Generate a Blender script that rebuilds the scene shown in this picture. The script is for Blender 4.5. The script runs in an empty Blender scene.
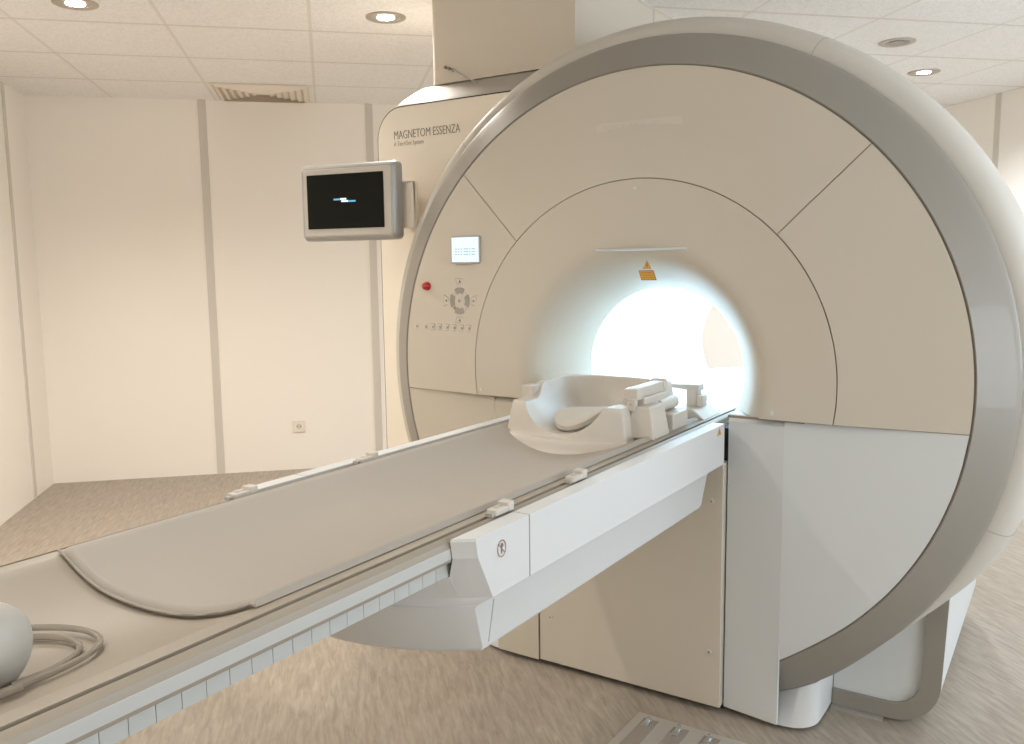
import bpy, bmesh, math, random
from mathutils import Vector, Matrix
random.seed(7)
sc = bpy.context.scene
COL = sc.collection
PI = math.pi
S2 = math.sqrt(.5)
H0 = 0.9995          # height of the bore axis
CEIL = 2.3845        # ceiling height

def W(u, v, z=0.0):  # the room stands at 45 degrees to the scanner
    return Vector(((u - v) * S2, (u + v) * S2, z))

# ------------------------------------------------------------------ materials
def nt(name):
    m = bpy.data.materials.new(name); m.use_nodes = True
    n = m.node_tree; b = n.nodes['Principled BSDF']
    return m, n, b

def paint(name, col, rough=.4, metal=0, spec=.5, noise=.015, bump=0.0, bscale=400, coat=0):
    m, n, b = nt(name)
    b.inputs['Roughness'].default_value = rough
    b.inputs['Metallic'].default_value = metal
    b.inputs['Specular IOR Level'].default_value = spec
    b.inputs['Coat Weight'].default_value = coat
    g = n.nodes.new('ShaderNodeNewGeometry')
    t = n.nodes.new('ShaderNodeTexNoise'); t.inputs['Scale'].default_value = 3.0
    t.inputs['Detail'].default_value = 4
    n.links.new(g.outputs['Position'], t.inputs['Vector'])
    r = n.nodes.new('ShaderNodeMapRange')
    r.inputs['To Min'].default_value = 1 - noise; r.inputs['To Max'].default_value = 1 + noise
    n.links.new(t.outputs['Fac'], r.inputs['Value'])
    mx = n.nodes.new('ShaderNodeVectorMath'); mx.operation = 'SCALE'
    mx.inputs[0].default_value = col[:3]
    n.links.new(r.outputs['Result'], mx.inputs['Scale'])
    n.links.new(mx.outputs['Vector'], b.inputs['Base Color'])
    if bump:
        t2 = n.nodes.new('ShaderNodeTexNoise'); t2.inputs['Scale'].default_value = bscale
        n.links.new(g.outputs['Position'], t2.inputs['Vector'])
        bp = n.nodes.new('ShaderNodeBump'); bp.inputs['Strength'].default_value = bump
        bp.inputs['Distance'].default_value = .001
        n.links.new(t2.outputs['Fac'], bp.inputs['Height'])
        n.links.new(bp.outputs['Normal'], b.inputs['Normal'])
    return m

def emit(name, col, s):
    m, n, b = nt(name)
    b.inputs['Base Color'].default_value = (0.02, 0.02, 0.02, 1)
    b.inputs['Emission Color'].default_value = (*col, 1)
    b.inputs['Emission Strength'].default_value = s
    return m

M = {}
M['wall'] = paint('cream_wall_panel', (.93, .885, .82), .5, noise=.006)
M['wallstrip'] = paint('grey_wall_strip', (.66, .62, .555), .4)
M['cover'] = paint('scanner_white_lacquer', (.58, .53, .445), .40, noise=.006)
M['shell'] = paint('shell_cream_lacquer', (.55, .52, .465), .5, noise=.006)
M['cover_lit'] = paint('rear_housing_lit_cream', (.88, .81, .70), .40, noise=.006)  # cover lacquer made lighter: lamp light on the housing painted in
M['cover_cool'] = paint('scanner_cool_lit_lacquer', (.63, .655, .66), .42, noise=.006)  # cover lacquer made cooler: cool light from the right painted in
M['bore'] = paint('bore_white_plastic', (.86, .87, .87), .45, noise=.004)
M['ring'] = paint('satin_grey_lacquer', (.285, .265, .23), .46, metal=.08, noise=.008, coat=.15)
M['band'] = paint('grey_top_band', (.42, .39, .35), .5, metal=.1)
M['dark'] = paint('dark_gap', (.03, .026, .022), .7)
M['seam'] = paint('seam_grey', (.24, .205, .165), .6)
M['table'] = paint('tabletop_ivory_composite', (.335, .295, .238), .45, noise=.02)
M['skirt'] = paint('table_white_skirt', (.66, .675, .68), .42, noise=.006)
M['rack'] = paint('rack_pale_plastic', (.48, .495, .485), .5)
M['side'] = paint('tabletop_side_white', (.50, .51, .50), .42, noise=.01)
M['pad'] = paint('beige_mattress_vinyl', (.375, .342, .30), .60, noise=.025, bump=.05, bscale=900)
M['coil'] = paint('coil_white_plastic', (.60, .56, .50), .42, noise=.01)
M['grey'] = paint('grey_plastic', (.42, .41, .38), .45)
M['mon'] = paint('monitor_silver_plastic', (.40, .40, .385), .35, metal=.3)
M['monf'] = paint('monitor_beige_bezel', (.55, .51, .45), .4)
M['black'] = paint('black_screen_glass', (.006, .007, .004), .3, spec=.12)
M['red'] = paint('red_button', (.45, .008, .006), .25, coat=.5)
M['key'] = paint('key_grey', (.33, .30, .26), .5)
M['keyl'] = paint('key_light', (.60, .55, .48), .45)
M['ink'] = paint('printed_grey_ink', (.20, .185, .165), .6)
M['inkl'] = paint('printed_light_ink', (.38, .35, .31), .6)
M['ghost'] = paint('pale_badge', (.61, .565, .49), .3, noise=.004)
M['ghost2'] = paint('pale_badge_letter', (.58, .545, .48), .3)
M['yellow'] = paint('warning_yellow', (.72, .40, .04), .5)
M['orange'] = paint('warning_orange', (.62, .30, .03), .5)
M['signred'] = paint('sign_red_brown', (.36, .17, .13), .5)
M['chrome'] = paint('steel', (.62, .60, .57), .22, metal=1)
M['light_ring'] = paint('downlight_rim', (.50, .45, .39), .35, metal=.6)
M['duct'] = paint('duct_cream_paint', (.64, .58, .49), .55, noise=.01)
M['socket'] = paint('socket_ivory', (.82, .76, .67), .35)
M['vent'] = paint('vent_cream_metal', (.88, .82, .73), .45)
M['ventd'] = paint('vent_shadow_gap', (.72, .64, .54), .6)
M['bolt'] = paint('bolt_zinc', (.55, .58, .58), .25, metal=.9)
M['plate'] = paint('floor_plate_steel', (.50, .48, .45), .35, metal=.5)
M['slot'] = paint('floor_plate_recess', (.27, .235, .20), .6)
M['cup'] = paint('headphone_white_plastic', (.47, .45, .41), .4)
M['lamp'] = emit('lit_downlight', (1.0, .93, .83), 30)
M['lampoff'] = paint('unlit_lamp_lens', (.30, .29, .26), .2, metal=.4)
M['bore_led'] = emit('bore_light_strip', (.55, .80, 1.0), 24)
M['lcd'] = emit('display_glow', (.72, .86, 1.0), .95)
M['lcdink'] = emit('display_drawing', (.45, .58, .68), .75)
M['bluetext'] = emit('screen_text_glow', (.15, .5, .75), .8)
M['whitetext'] = emit('screen_text_white', (.7, .9, 1.0), 1.2)

def tube_mat():
    m, n, b = nt('clear_tubing')
    b.inputs['Base Color'].default_value = (.55, .50, .43, 1)
    b.inputs['Roughness'].default_value = .06
    b.inputs['Transmission Weight'].default_value = .55
    b.inputs['IOR'].default_value = 1.4
    return m
M['tube'] = tube_mat()

def rotpos(n):
    g = n.nodes.new('ShaderNodeNewGeometry')
    mp = n.nodes.new('ShaderNodeMapping'); mp.inputs['Rotation'].default_value = (0, 0, -PI / 4)
    n.links.new(g.outputs['Position'], mp.inputs['Vector'])
    return mp

def floor_mat():
    m, n, b = nt('streaked_beige_linoleum')
    b.inputs['Roughness'].default_value = .38
    mp = rotpos(n)
    mp2 = n.nodes.new('ShaderNodeMapping'); mp2.inputs['Scale'].default_value = (42, 5.5, 1)
    n.links.new(mp.outputs['Vector'], mp2.inputs['Vector'])
    t = n.nodes.new('ShaderNodeTexNoise'); t.inputs['Scale'].default_value = 1.6; t.inputs['Detail'].default_value = 5
    t.inputs['Roughness'].default_value = .62; t.inputs['Distortion'].default_value = .6
    n.links.new(mp2.outputs['Vector'], t.inputs['Vector'])
    t2 = n.nodes.new('ShaderNodeTexNoise'); t2.inputs['Scale'].default_value = 1.1; t2.inputs['Detail'].default_value = 3
    n.links.new(mp.outputs['Vector'], t2.inputs['Vector'])
    r = n.nodes.new('ShaderNodeValToRGB')
    e = r.color_ramp.elements
    e[0].position = .30; e[0].color = (.255, .212, .165, 1)
    e[1].position = .72; e[1].color = (.41, .355, .295, 1)
    x = e.new(.5); x.color = (.33, .282, .23, 1)
    n.links.new(t.outputs['Fac'], r.inputs['Fac'])
    mr = n.nodes.new('ShaderNodeMapRange'); mr.inputs['To Min'].default_value = .94; mr.inputs['To Max'].default_value = 1.06
    n.links.new(t2.outputs['Fac'], mr.inputs['Value'])
    sc_ = n.nodes.new('ShaderNodeVectorMath'); sc_.operation = 'SCALE'
    n.links.new(r.outputs['Color'], sc_.inputs[0]); n.links.new(mr.outputs['Result'], sc_.inputs['Scale'])
    n.links.new(sc_.outputs['Vector'], b.inputs['Base Color'])
    return m
M['floor'] = floor_mat()

def ceil_mat():
    m, n, b = nt('mineral_ceiling_tiles')
    b.inputs['Roughness'].default_value = .85
    mp = rotpos(n)
    sp = n.nodes.new('ShaderNodeSeparateXYZ'); n.links.new(mp.outputs['Vector'], sp.inputs['Vector'])
    def math_(op, a, c=None):
        k = n.nodes.new('ShaderNodeMath'); k.operation = op
        for i, q in enumerate((a, c)):
            if q is None: continue
            if isinstance(q, (int, float)): k.inputs[i].default_value = q
            else: n.links.new(q, k.inputs[i])
        return k.outputs[0]
    def line(axis, off, pitch, w):
        f = math_('DIVIDE', math_('SUBTRACT', sp.outputs[axis], off), pitch)
        f = math_('FRACT', math_('ADD', f, 100.5))
        f = math_('ABSOLUTE', math_('SUBTRACT', f, .5))
        return f, w / pitch
    fu, wu = line('X', -.94, .608, .012)
    fv, wv = line('Y', 1.06, .6, .012)
    bar = math_('LESS_THAN', math_('MINIMUM', fu, fv), .0125)               # the T-bars
    edge = math_('LESS_THAN', math_('ABSOLUTE', math_('SUBTRACT', fv, .0125)), .0030)  # tile edge groove
    t = n.nodes.new('ShaderNodeTexNoise'); t.inputs['Scale'].default_value = 95; t.inputs['Detail'].default_value = 3
    n.links.new(mp.outputs['Vector'], t.inputs['Vector'])
    r = n.nodes.new('ShaderNodeValToRGB'); e = r.color_ramp.elements
    e[0].position = .36; e[0].color = (.84, .83, .815, 1); e[1].position = .56; e[1].color = (.935, .93, .92, 1)
    n.links.new(t.outputs['Fac'], r.inputs['Fac'])
    m1 = n.nodes.new('ShaderNodeMix'); m1.data_type = 'RGBA'
    n.links.new(bar, m1.inputs[0]); n.links.new(r.outputs['Color'], m1.inputs[6]); m1.inputs[7].default_value = (.80, .775, .74, 1)
    m2 = n.nodes.new('ShaderNodeMix'); m2.data_type = 'RGBA'
    n.links.new(edge, m2.inputs[0]); n.links.new(m1.outputs[2], m2.inputs[6]); m2.inputs[7].default_value = (.62, .58, .53, 1)
    n.links.new(m2.outputs[2], b.inputs['Base Color'])
    bp = n.nodes.new('ShaderNodeBump'); bp.inputs['Strength'].default_value = .12; bp.inputs['Distance'].default_value = .002
    n.links.new(t.outputs['Fac'], bp.inputs['Height']); n.links.new(bp.outputs['Normal'], b.inputs['Normal'])
    return m
M['ceil'] = ceil_mat()

# ------------------------------------------------------------------ mesh helpers
def finish(name, bm, mat, parent=None, smooth=True, angle=32, bevel=0, bseg=2, loc=None):
    bmesh.ops.remove_doubles(bm, verts=bm.verts, dist=1e-6)
    bmesh.ops.recalc_face_normals(bm, faces=bm.faces)
    me = bpy.data.meshes.new(name)
    bm.to_mesh(me); bm.free()
    mats = mat if isinstance(mat, (list, tuple)) else [mat]
    for x in mats: me.materials.append(M[x])
    o = bpy.data.objects.new(name, me); COL.objects.link(o)
    if parent is not None:
        o.parent = parent
        o.matrix_parent_inverse = Matrix.LocRotScale(root_loc(parent), None, None).inverted()
    if bevel:
        b = o.modifiers.new('bevel', 'BEVEL'); b.width = bevel; b.segments = bseg; b.limit_method = 'ANGLE'
        b.angle_limit = math.radians(35); b.harden_normals = False
    if smooth:
        for p in me.polygons: p.use_smooth = True
        me.set_sharp_from_angle(angle=math.radians(angle)) if not bevel else None
        if bevel:
            w = o.modifiers.new('wn', 'WEIGHTED_NORMAL'); w.keep_sharp = True
    return o

LOCS = {}
def root_loc(o):
    return LOCS.get(o.name, Vector((0, 0, 0)))

def thing(name, label, cat, loc, group=None):
    o = bpy.data.objects.new(name, None); COL.objects.link(o)
    o.location = loc; o.empty_display_size = .1
    LOCS[o.name] = Vector(loc)
    tag(o, label, cat, group)
    return o

def tag(o, label=None, cat=None, group=None, kind=None):
    if label: o['label'] = label
    if cat: o['category'] = cat
    if group: o['group'] = group
    if kind: o['kind'] = kind
    return o

def box(bm, x0, x1, y0, y1, z0, z1, mi=0):
    vs = [bm.verts.new(p) for p in ((x0,y0,z0),(x1,y0,z0),(x1,y1,z0),(x0,y1,z0),(x0,y0,z1),(x1,y0,z1),(x1,y1,z1),(x0,y1,z1))]
    for f in ((0,3,2,1),(4,5,6,7),(0,1,5,4),(1,2,6,5),(2,3,7,6),(3,0,4,7)):
        bm.faces.new([vs[i] for i in f]).material_index = mi

def hexa(bm, bot, top, mi=0):
    """box from 4 bottom and 4 top points"""
    vs = [bm.verts.new(p) for p in list(bot) + list(top)]
    for f in ((3,2,1,0),(4,5,6,7),(0,1,5,4),(1,2,6,5),(2,3,7,6),(3,0,4,7)):
        bm.faces.new([vs[i] for i in f]).material_index = mi

def prism(bm, pts, a, b, axis='y', mi=0):
    """extrude an outline; pts are (x,z) for axis y, (x,y) for axis z, (y,z) for axis x"""
    def P(p, t):
        return {'y': (p[0], t, p[1]), 'z': (p[0], p[1], t), 'x': (t, p[0], p[1])}[axis]
    A = [bm.verts.new(P(p, a)) for p in pts]; B = [bm.verts.new(P(p, b)) for p in pts]
    bm.faces.new(A).material_index = mi; bm.faces.new(B[::-1]).material_index = mi
    for i in range(len(pts)):
        j = (i + 1) % len(pts)
        bm.faces.new((A[i], B[i], B[j], A[j])).material_index = mi

def rbox(w, h, r, n=6, cx=0, cy=0):
    out = []
    for sx, sy, a0 in ((1, 1, 0), (-1, 1, 90), (-1, -1, 180), (1, -1, 270)):
        for i in range(n + 1):
            a = math.radians(a0 + 90 * i / n)
            out.append((cx + sx * (w / 2 - r) + r * math.cos(a), cy + sy * (h / 2 - r) + r * math.sin(a)))
    return out

def grid(bm, f, nu, nv, mi=0, flip=False):
    V = [[bm.verts.new(f(i / nu, j / nv)) for j in range(nv + 1)] for i in range(nu + 1)]
    for i in range(nu):
        for j in range(nv):
            q = (V[i][j], V[i+1][j], V[i+1][j+1], V[i][j+1])
            try: bm.faces.new(q[::-1] if flip else q).material_index = mi
            except ValueError: pass
    return V

def revolve(bm, prof, a0, a1, n, mi=0, cx=0.0, cz=H0):
    """prof: list of (r, y); axis along y. a0/a1: angles or functions of the radius"""
    F0 = a0 if callable(a0) else (lambda r: a0); F1 = a1 if callable(a1) else (lambda r: a1)
    V = []
    for r, y in prof:
        s, e = F0(r), F1(r)
        V.append([bm.verts.new((cx + r * math.cos(s + (e - s) * k / n), y, cz + r * math.sin(s + (e - s) * k / n))) for k in range(n + 1)])
    for i in range(len(prof) - 1):
        for k in range(n):
            bm.faces.new((V[i][k], V[i][k+1], V[i+1][k+1], V[i+1][k])).material_index = mi
    return V

def disc(bm, c, nrm, r, thick, n=32, mi=0):
    nrm = Vector(nrm).normalized(); c = Vector(c)
    a = nrm.orthogonal().normalized(); b = nrm.cross(a)
    A = [bm.verts.new(c + r * (math.cos(2*PI*k/n) * a + math.sin(2*PI*k/n) * b)) for k in range(n)]
    B = [bm.verts.new(v.co + nrm * thick) for v in A]
    bm.faces.new(A[::-1]).material_index = mi; bm.faces.new(B).material_index = mi
    for k in range(n):
        j = (k + 1) % n
        bm.faces.new((A[k], A[j], B[j], B[k])).material_index = mi

def tube(bm, pts, r, n=10, mi=0, closed=False):
    pts = [Vector(p) for p in pts]
    rings = []
    N = len(pts)
    for i, p in enumerate(pts):
        t = (pts[(i+1) % N] - pts[i-1]) if closed else (pts[min(i+1, N-1)] - pts[max(i-1, 0)])
        t.normalize()
        up = Vector((0, 0, 1)) if abs(t.z) < .9 else Vector((1, 0, 0))
        a = t.cross(up).normalized(); b = t.cross(a)
        rings.append([bm.verts.new(p + r * (math.cos(2*PI*k/n) * a + math.sin(2*PI*k/n) * b)) for k in range(n)])
    for i in range(N if closed else N - 1):
        q = rings[(i+1) % N]
        for k in range(n):
            bm.faces.new((rings[i][k], rings[i][(k+1) % n], q[(k+1) % n], q[k])).material_index = mi
    if not closed:
        bm.faces.new(rings[0][::-1]); bm.faces.new(rings[-1])

def B(): return bmesh.new()

def text(name, s, loc, rot, size, mat, parent, sx=1.0, extrude=.0006, off=0.0):
    c = bpy.data.curves.new(name, 'FONT'); c.body = s; c.size = size; c.extrude = extrude
    c.resolution_u = 3; c.offset = off
    t = bpy.data.objects.new(name, c); COL.objects.link(t)
    bpy.context.view_layer.update()
    me = bpy.data.meshes.new_from_object(t.evaluated_get(bpy.context.evaluated_depsgraph_get()))
    bpy.data.objects.remove(t); bpy.data.curves.remove(c)
    mtx = Matrix.LocRotScale(Vector(loc), rot.to_quaternion() if hasattr(rot, 'to_quaternion') else rot, Vector((sx, 1, 1)))
    me.transform(mtx)
    me.materials.clear(); me.materials.append(M[mat])
    o = bpy.data.objects.new(name, me); COL.objects.link(o)
    if parent is not None:
        o.parent = parent; o.matrix_parent_inverse = Matrix.LocRotScale(root_loc(parent), None, None).inverted()
    return o
from mathutils import Euler
FACE = Euler((PI / 2, 0, 0))      # text standing upright, read from -y

# ------------------------------------------------------------------ the room
UL, UR, VF, VB = -2.65, 3.325, -3.6, 3.39
WZ0_, WZ1_ = .85, 2.1
def struct(name, bm, mat, **k):
    o = finish(name, bm, mat, **k); tag(o, kind='structure'); return o
def rbx(bm, u0, u1, v0, v1, z0, z1):
    c = [(u0, v0), (u1, v0), (u1, v1), (u0, v1)]
    hexa(bm, [W(u, v, z0) for u, v in c], [W(u, v, z1) for u, v in c])
b = B(); rbx(b, UL, UR, VF, VB, -.05, 0); struct('floor', b, 'floor', smooth=False)
b = B(); rbx(b, UL, UR, VF, VB, CEIL, CEIL + .05); struct('ceiling', b, 'ceil', smooth=False)
b = B(); rbx(b, UL - .1, UR + .1, VB, VB + .1, -.05, CEIL + .05); struct('wall_back', b, 'wall', smooth=False)
b = B(); rbx(b, UL - .1, UL, VF, VB, -.05, CEIL + .05); struct('wall_left', b, 'wall', smooth=False)
b = B(); SV0, SV1 = -3.15, .45
rbx(b, UR, UR + .1, VF, SV0, -.05, CEIL + .05); rbx(b, UR, UR + .1, SV1, VB, -.05, CEIL + .05)
rbx(b, UR, UR + .1, SV0, SV1, -.05, WZ0_); rbx(b, UR, UR + .1, SV0, SV1, WZ1_, CEIL + .05)
struct('wall_right', b, 'wall', smooth=False)
b = B()
rbx(b, UR - .01, UR + .1, SV0, SV1, WZ0_, WZ0_ + .05); rbx(b, UR - .01, UR + .1, SV0, SV1, WZ1_ - .05, WZ1_)
rbx(b, UR - .01, UR + .1, SV0, SV0 + .05, WZ0_, WZ1_); rbx(b, UR - .01, UR + .1, SV1 - .05, SV1, WZ0_, WZ1_)
struct('added_window_2', b, 'wallstrip', smooth=False)  # frame of an opening added to let in cool side fill
# front wall (behind the camera) with a framed opening added for cool fill light
WU0, WU1, WZ0, WZ1 = .9, 3.1, .35, 1.9
b = B()
rbx(b, UL - .1, WU0, VF - .1, VF, -.05, CEIL + .05); rbx(b, WU1, UR + .1, VF - .1, VF, -.05, CEIL + .05)
rbx(b, WU0, WU1, VF - .1, VF, -.05, WZ0); rbx(b, WU0, WU1, VF - .1, VF, WZ1, CEIL + .05)
struct('wall_front', b, 'wall', smooth=False)
b = B()
rbx(b, WU0, WU1, VF - .1, VF + .01, WZ0, WZ0 + .05); rbx(b, WU0, WU1, VF - .1, VF + .01, WZ1 - .05, WZ1)
rbx(b, WU0, WU0 + .05, VF - .1, VF + .01, WZ0, WZ1); rbx(b, WU1 - .05, WU1, VF - .1, VF + .01, WZ0, WZ1)
struct('added_window_1', b, 'wallstrip', smooth=False)
k = 1
for u in (-1.635, -.605, .425, 1.455, 2.485):
    b = B(); rbx(b, u - .024, u + .024, VB - .006, VB, 0, CEIL); struct('trim_%d' % k, b, 'wallstrip', smooth=False); k += 1
for v in (3.03,):
    b = B(); rbx(b, UL, UL + .006, v - .02, v + .02, 0, CEIL); struct('trim_%d' % k, b, 'wallstrip', smooth=False); k += 1
for v in (2.47,):
    b = B(); rbx(b, UR - .006, UR, v - .022, v + .022, 0, CEIL); struct('trim_%d' % k, b, 'wallstrip', smooth=False); k += 1

# ceiling air diffuser
VC = W(-1.245, 3.12, CEIL)
vent = thing('air_vent', 'square louvred air diffuser set in the ceiling by the back wall', 'air vent', VC)
b = B()
def vring(bm, h0, h1, z0, z1, mi=0):
    A = [W(-1.245 + sx * h0, 3.12 + sy * h0 * .9, z0) for sx, sy in ((-1,-1),(1,-1),(1,1),(-1,1))]
    C = [W(-1.245 + sx * h1, 3.12 + sy * h1 * .9, z1) for sx, sy in ((-1,-1),(1,-1),(1,1),(-1,1))]
    va = [bm.verts.new(p) for p in A]; vc = [bm.verts.new(p) for p in C]
    for i in range(4):
        j = (i+1) % 4
        bm.faces.new((va[i], va[j], vc[j], vc[i])).material_index = mi
for h in (.29,):
    vring(b, h, h - .02, CEIL - .003, CEIL - .006)
finish('frame', b, 'vent', vent, smooth=False)
b = B(); rbx(b, -1.245 - .275, -1.245 + .275, 3.12 - .248, 3.12 + .248, CEIL - .002, CEIL - .0005)
finish('backing', b, 'ventd', vent, smooth=False)
for h in (.265, .225, .185, .145, .105, .065):
    b = B(); vring(b, h, h - .025, CEIL - .004, CEIL - .016); vring(b, h - .025, h - .021, CEIL - .016, CEIL - .014)
    finish('slat', b, 'vent', vent, smooth=False)

# downlights
def downlight(u, v, lit, label, col=(1.0, .92, .825)):
    c = W(u, v, CEIL)
    t = thing('ceiling_light', label, 'ceiling light', c, 'round downlights in the tiled ceiling')
    bm = B()
    prof = [(.085, 0), (.085, -.004), (.078, -.007), (.058, -.004), (.055, 0)]
    for k in range(len(prof) - 1):
        n = 40
        A = [bm.verts.new((c.x + prof[k][0] * math.cos(2*PI*i/n), c.y + prof[k][0] * math.sin(2*PI*i/n), c.z + prof[k][1])) for i in range(n)]
        D = [bm.verts.new((c.x + prof[k+1][0] * math.cos(2*PI*i/n), c.y + prof[k+1][0] * math.sin(2*PI*i/n), c.z + prof[k+1][1])) for i in range(n)]
        for i in range(n):
            bm.faces.new((A[i], A[(i+1) % n], D[(i+1) % n], D[i]))
    finish('rim', bm, 'light_ring', t)
    bm = B(); disc(bm, (c.x, c.y, c.z - .0005), (0, 0, -1), .0565, .002, 40)
    finish('reflector', bm, 'light_ring' if lit else 'lampoff', t, smooth=False)
    bm = B(); disc(bm, (c.x, c.y, c.z - .0026), (0, 0, -1), .036, .0025, 32)
    finish('lens', bm, 'lamp' if lit else 'lampoff', t, smooth=False)
    if lit:
        L = bpy.data.lights.new('downlight_beam', 'SPOT'); L.energy = lit; L.spot_size = math.radians(150); L.spot_blend = .9
        L.color = col; L.shadow_soft_size = .04
        lo = bpy.data.objects.new('downlight_beam', L); COL.objects.link(lo)
        lo.location = (c.x, c.y, c.z - .012)
    return t
E1 = 124
downlight(-1.84, 1.39, E1 * 1.08, 'lit round downlight in the ceiling at the far upper left corner of the photo')
downlight(-.624, 1.386, E1 * .62, 'lit round downlight in the ceiling just left of the white duct')
downlight(1.83, 1.411, 0, 'unlit round downlight in the ceiling over the right shoulder of the scanner')
downlight(2.413, 1.986, E1 * 1.05, 'lit round downlight in the ceiling nearest the right wall', (.88, .94, 1.0))
# further lamps of the same ceiling, behind or beside the photographer
for u, v, e, lb in ((.6, 2.6, E1 * .12, 'lit round downlight in the ceiling hidden behind the scanner'), (-1.84, -.4, E1 * .5, 'lit round downlight in the ceiling over the left foreground floor'), (2.7, .4, E1 * .6, 'lit round downlight in the ceiling right of the photographer, past the scanner'), (-1.84, -2.4, E1 * .32, 'lit round downlight in the ceiling behind the photographer, by the left wall'), (.6, -2.9, E1 * .25, 'lit round downlight in the ceiling behind the photographer, by the front wall')):
    t = downlight(u, v, e, lb, (.88, .94, 1.0) if u > 2 else (1.0, .92, .825))

# cool fill lights, added behind the two made-up openings
L = bpy.data.lights.new('front_fill_light', 'AREA'); L.shape = 'RECTANGLE'; L.size = WU1 - WU0 - .1; L.size_y = WZ1 - WZ0 - .1
L.energy = 56; L.color = (.80, .90, 1.0)
lo = bpy.data.objects.new('front_fill_light', L); COL.objects.link(lo)
lo.location = W((WU0 + WU1) / 2, VF - .06, (WZ0 + WZ1) / 2)
d = W(0, 1) - W(0, 0)
lo.rotation_euler = d.to_track_quat('-Z', 'Z').to_euler()

L = bpy.data.lights.new('side_fill_light', 'AREA'); L.shape = 'RECTANGLE'; L.size = 3.5; L.size_y = 1.15  # added fill from the right, no known source
L.energy = 70; L.color = (.80, .91, 1.0)
lo = bpy.data.objects.new('side_fill_light', L); COL.objects.link(lo)
lo.location = W(UR + .04, -1.35, 1.475)
lo.rotation_euler = (W(-1, 0) - W(0, 0)).to_track_quat('-Z', 'Z').to_euler()

# wall socket
c = W(-1.128, VB, .292)
sk = thing('wall_socket', 'small ivory power socket low on the back wall', 'power socket', c)
def wallbox(bm, u0, u1, z0, z1, d0, d1): rbx(bm, u0, u1, VB - d1, VB - d0, z0, z1)
b = B(); wallbox(b, -1.168, -1.088, .252, .332, 0, .010); finish('plate', b, 'socket', sk, bevel=.003)
b = B()
cc = W(-1.128, VB - .010, .292); disc(b, cc, W(0, -1), .026, .003, 28); finish('rim', b, 'vent', sk)
b = B(); disc(b, W(-1.128, VB - .0125, .292), W(0, -1), .020, .0015, 28)
rec = finish('recess', b, 'wallstrip', sk, smooth=False)
for s in (-1, 1):
    b = B(); disc(b, W(-1.128 + s * .0095, VB - .0138, .292), W(0, -1), .003, .0008, 12); finish('pin_hole', b, 'dark', rec, smooth=False)

# ------------------------------------------------------------------ the scanner
SEAM = .905
mri = thing('mri_scanner', 'large white ring-shaped MRI scanner with a grey front ring and glowing bore', 'scanner', (0, .6, 0))
def part(name, bm, mat, **k): return finish(name, bm, mat, mri, **k)
RI, RS = .9023, .5828
g = .0011
YD = -.028
def yF(r): return YD * max(0, min(1, (RI - r) / (RI - RS)))
def low(z):
    t = max(0, min(1, (.30 - z) / .17)); return z - .018 * t * t * (3 - 2 * t)
def sink(V):
    for row in V:
        for v in row: v.co.z = low(v.co.z)
def yS(x, z): return yF(math.hypot(x, z - H0))
def aseam(r, z=SEAM + g): return math.asin((z - H0) / r)

# bore tube and flared entry
FP = [(.415, -.0278), (.395, -.0255), (.375, -.016), (.356, .002), (.338, .026), (.318, .060), (.298, .098), (.281, .138), (.269, .172), (.2635, .19)]
b = B()
def a_lo(r): return aseam(max(r, .2)) if r > .30 else -PI / 2
prof = [(RS - g, YD), (.50, YD), (.44, YD)] + FP
V = []
n = 120
for r, y in prof:
    s = aseam(r) if r > .31 else aseam(r) - (0.31 - r) / .05 * .9
    e = PI - s
    V.append([b.verts.new((r * math.cos(s + (e - s) * k / n), y, H0 + r * math.sin(s + (e - s) * k / n))) for k in range(n + 1)])
for i in range(len(prof) - 1):
    for k in range(n): b.faces.new((V[i][k], V[i][k+1], V[i+1][k+1], V[i+1][k]))
part('funnel_cover', b, 'cover')
b = B(); revolve(b, [(.2635, .1925), (.262, .196), (.262, 1.20), (.275, 1.26), (.30, 1.30)], 0, 2 * PI, 96); part('bore_tube', b, 'bore')
b = B(); revolve(b, [(.266, .1885), (.266, .196)], 0, 2 * PI, 96); part('bore_seam', b, 'seam')
for a in (38, 80, 112, 150):
    b = B(); w = .045
    revolve(b, [(.258, .205), (.258, 1.16)], math.radians(a) - w, math.radians(a) + w, 4)
    revolve(b, [(.2615, .205), (.2615, 1.16)], math.radians(a) - w, math.radians(a) + w, 4)
    part('bore_light', b, 'bore_led')

# front panels between the seams
def sector(name, r0, r1, s, e, mat, n=48, label=None):
    bm = B()
    F0 = s if callable(s) else (lambda r: s + g / r); F1 = e if callable(e) else (lambda r: e - g / r)
    V = revolve(bm, [(r0 + g, .02), (r0 + g, YD + .001), (r0 + g + .001, YD), ((r0 + r1) / 2, yF((r0 + r1) / 2)), (r1 - .003, 0)], F0, F1, n)
    return part(name, bm, mat)
A45, A135 = math.radians(44.6), math.radians(135.0)
sector('cover_panel', RS, RI, A45, A135, 'cover', 64)
sector('cover_panel', RS, RI, lambda r: aseam(r), A45, 'cover')
sector('control_panel', RS, RI, A135, lambda r: PI - aseam(r), 'cover')
# dark backing seen only through the seams
b = B(); revolve(b, [(.42, YD + .005), (RS, YD + .005), (.91, .006)], lambda r: aseam(r, SEAM - g), lambda r: PI - aseam(r, SEAM - g), 96)
box(b, .288, .50, -.0215, -.018, SEAM - .004, SEAM + .003); box(b, -.53, -.30, -.0215, -.018, SEAM - .004, SEAM + .003); part('panel_backing', b, 'seam')

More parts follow.
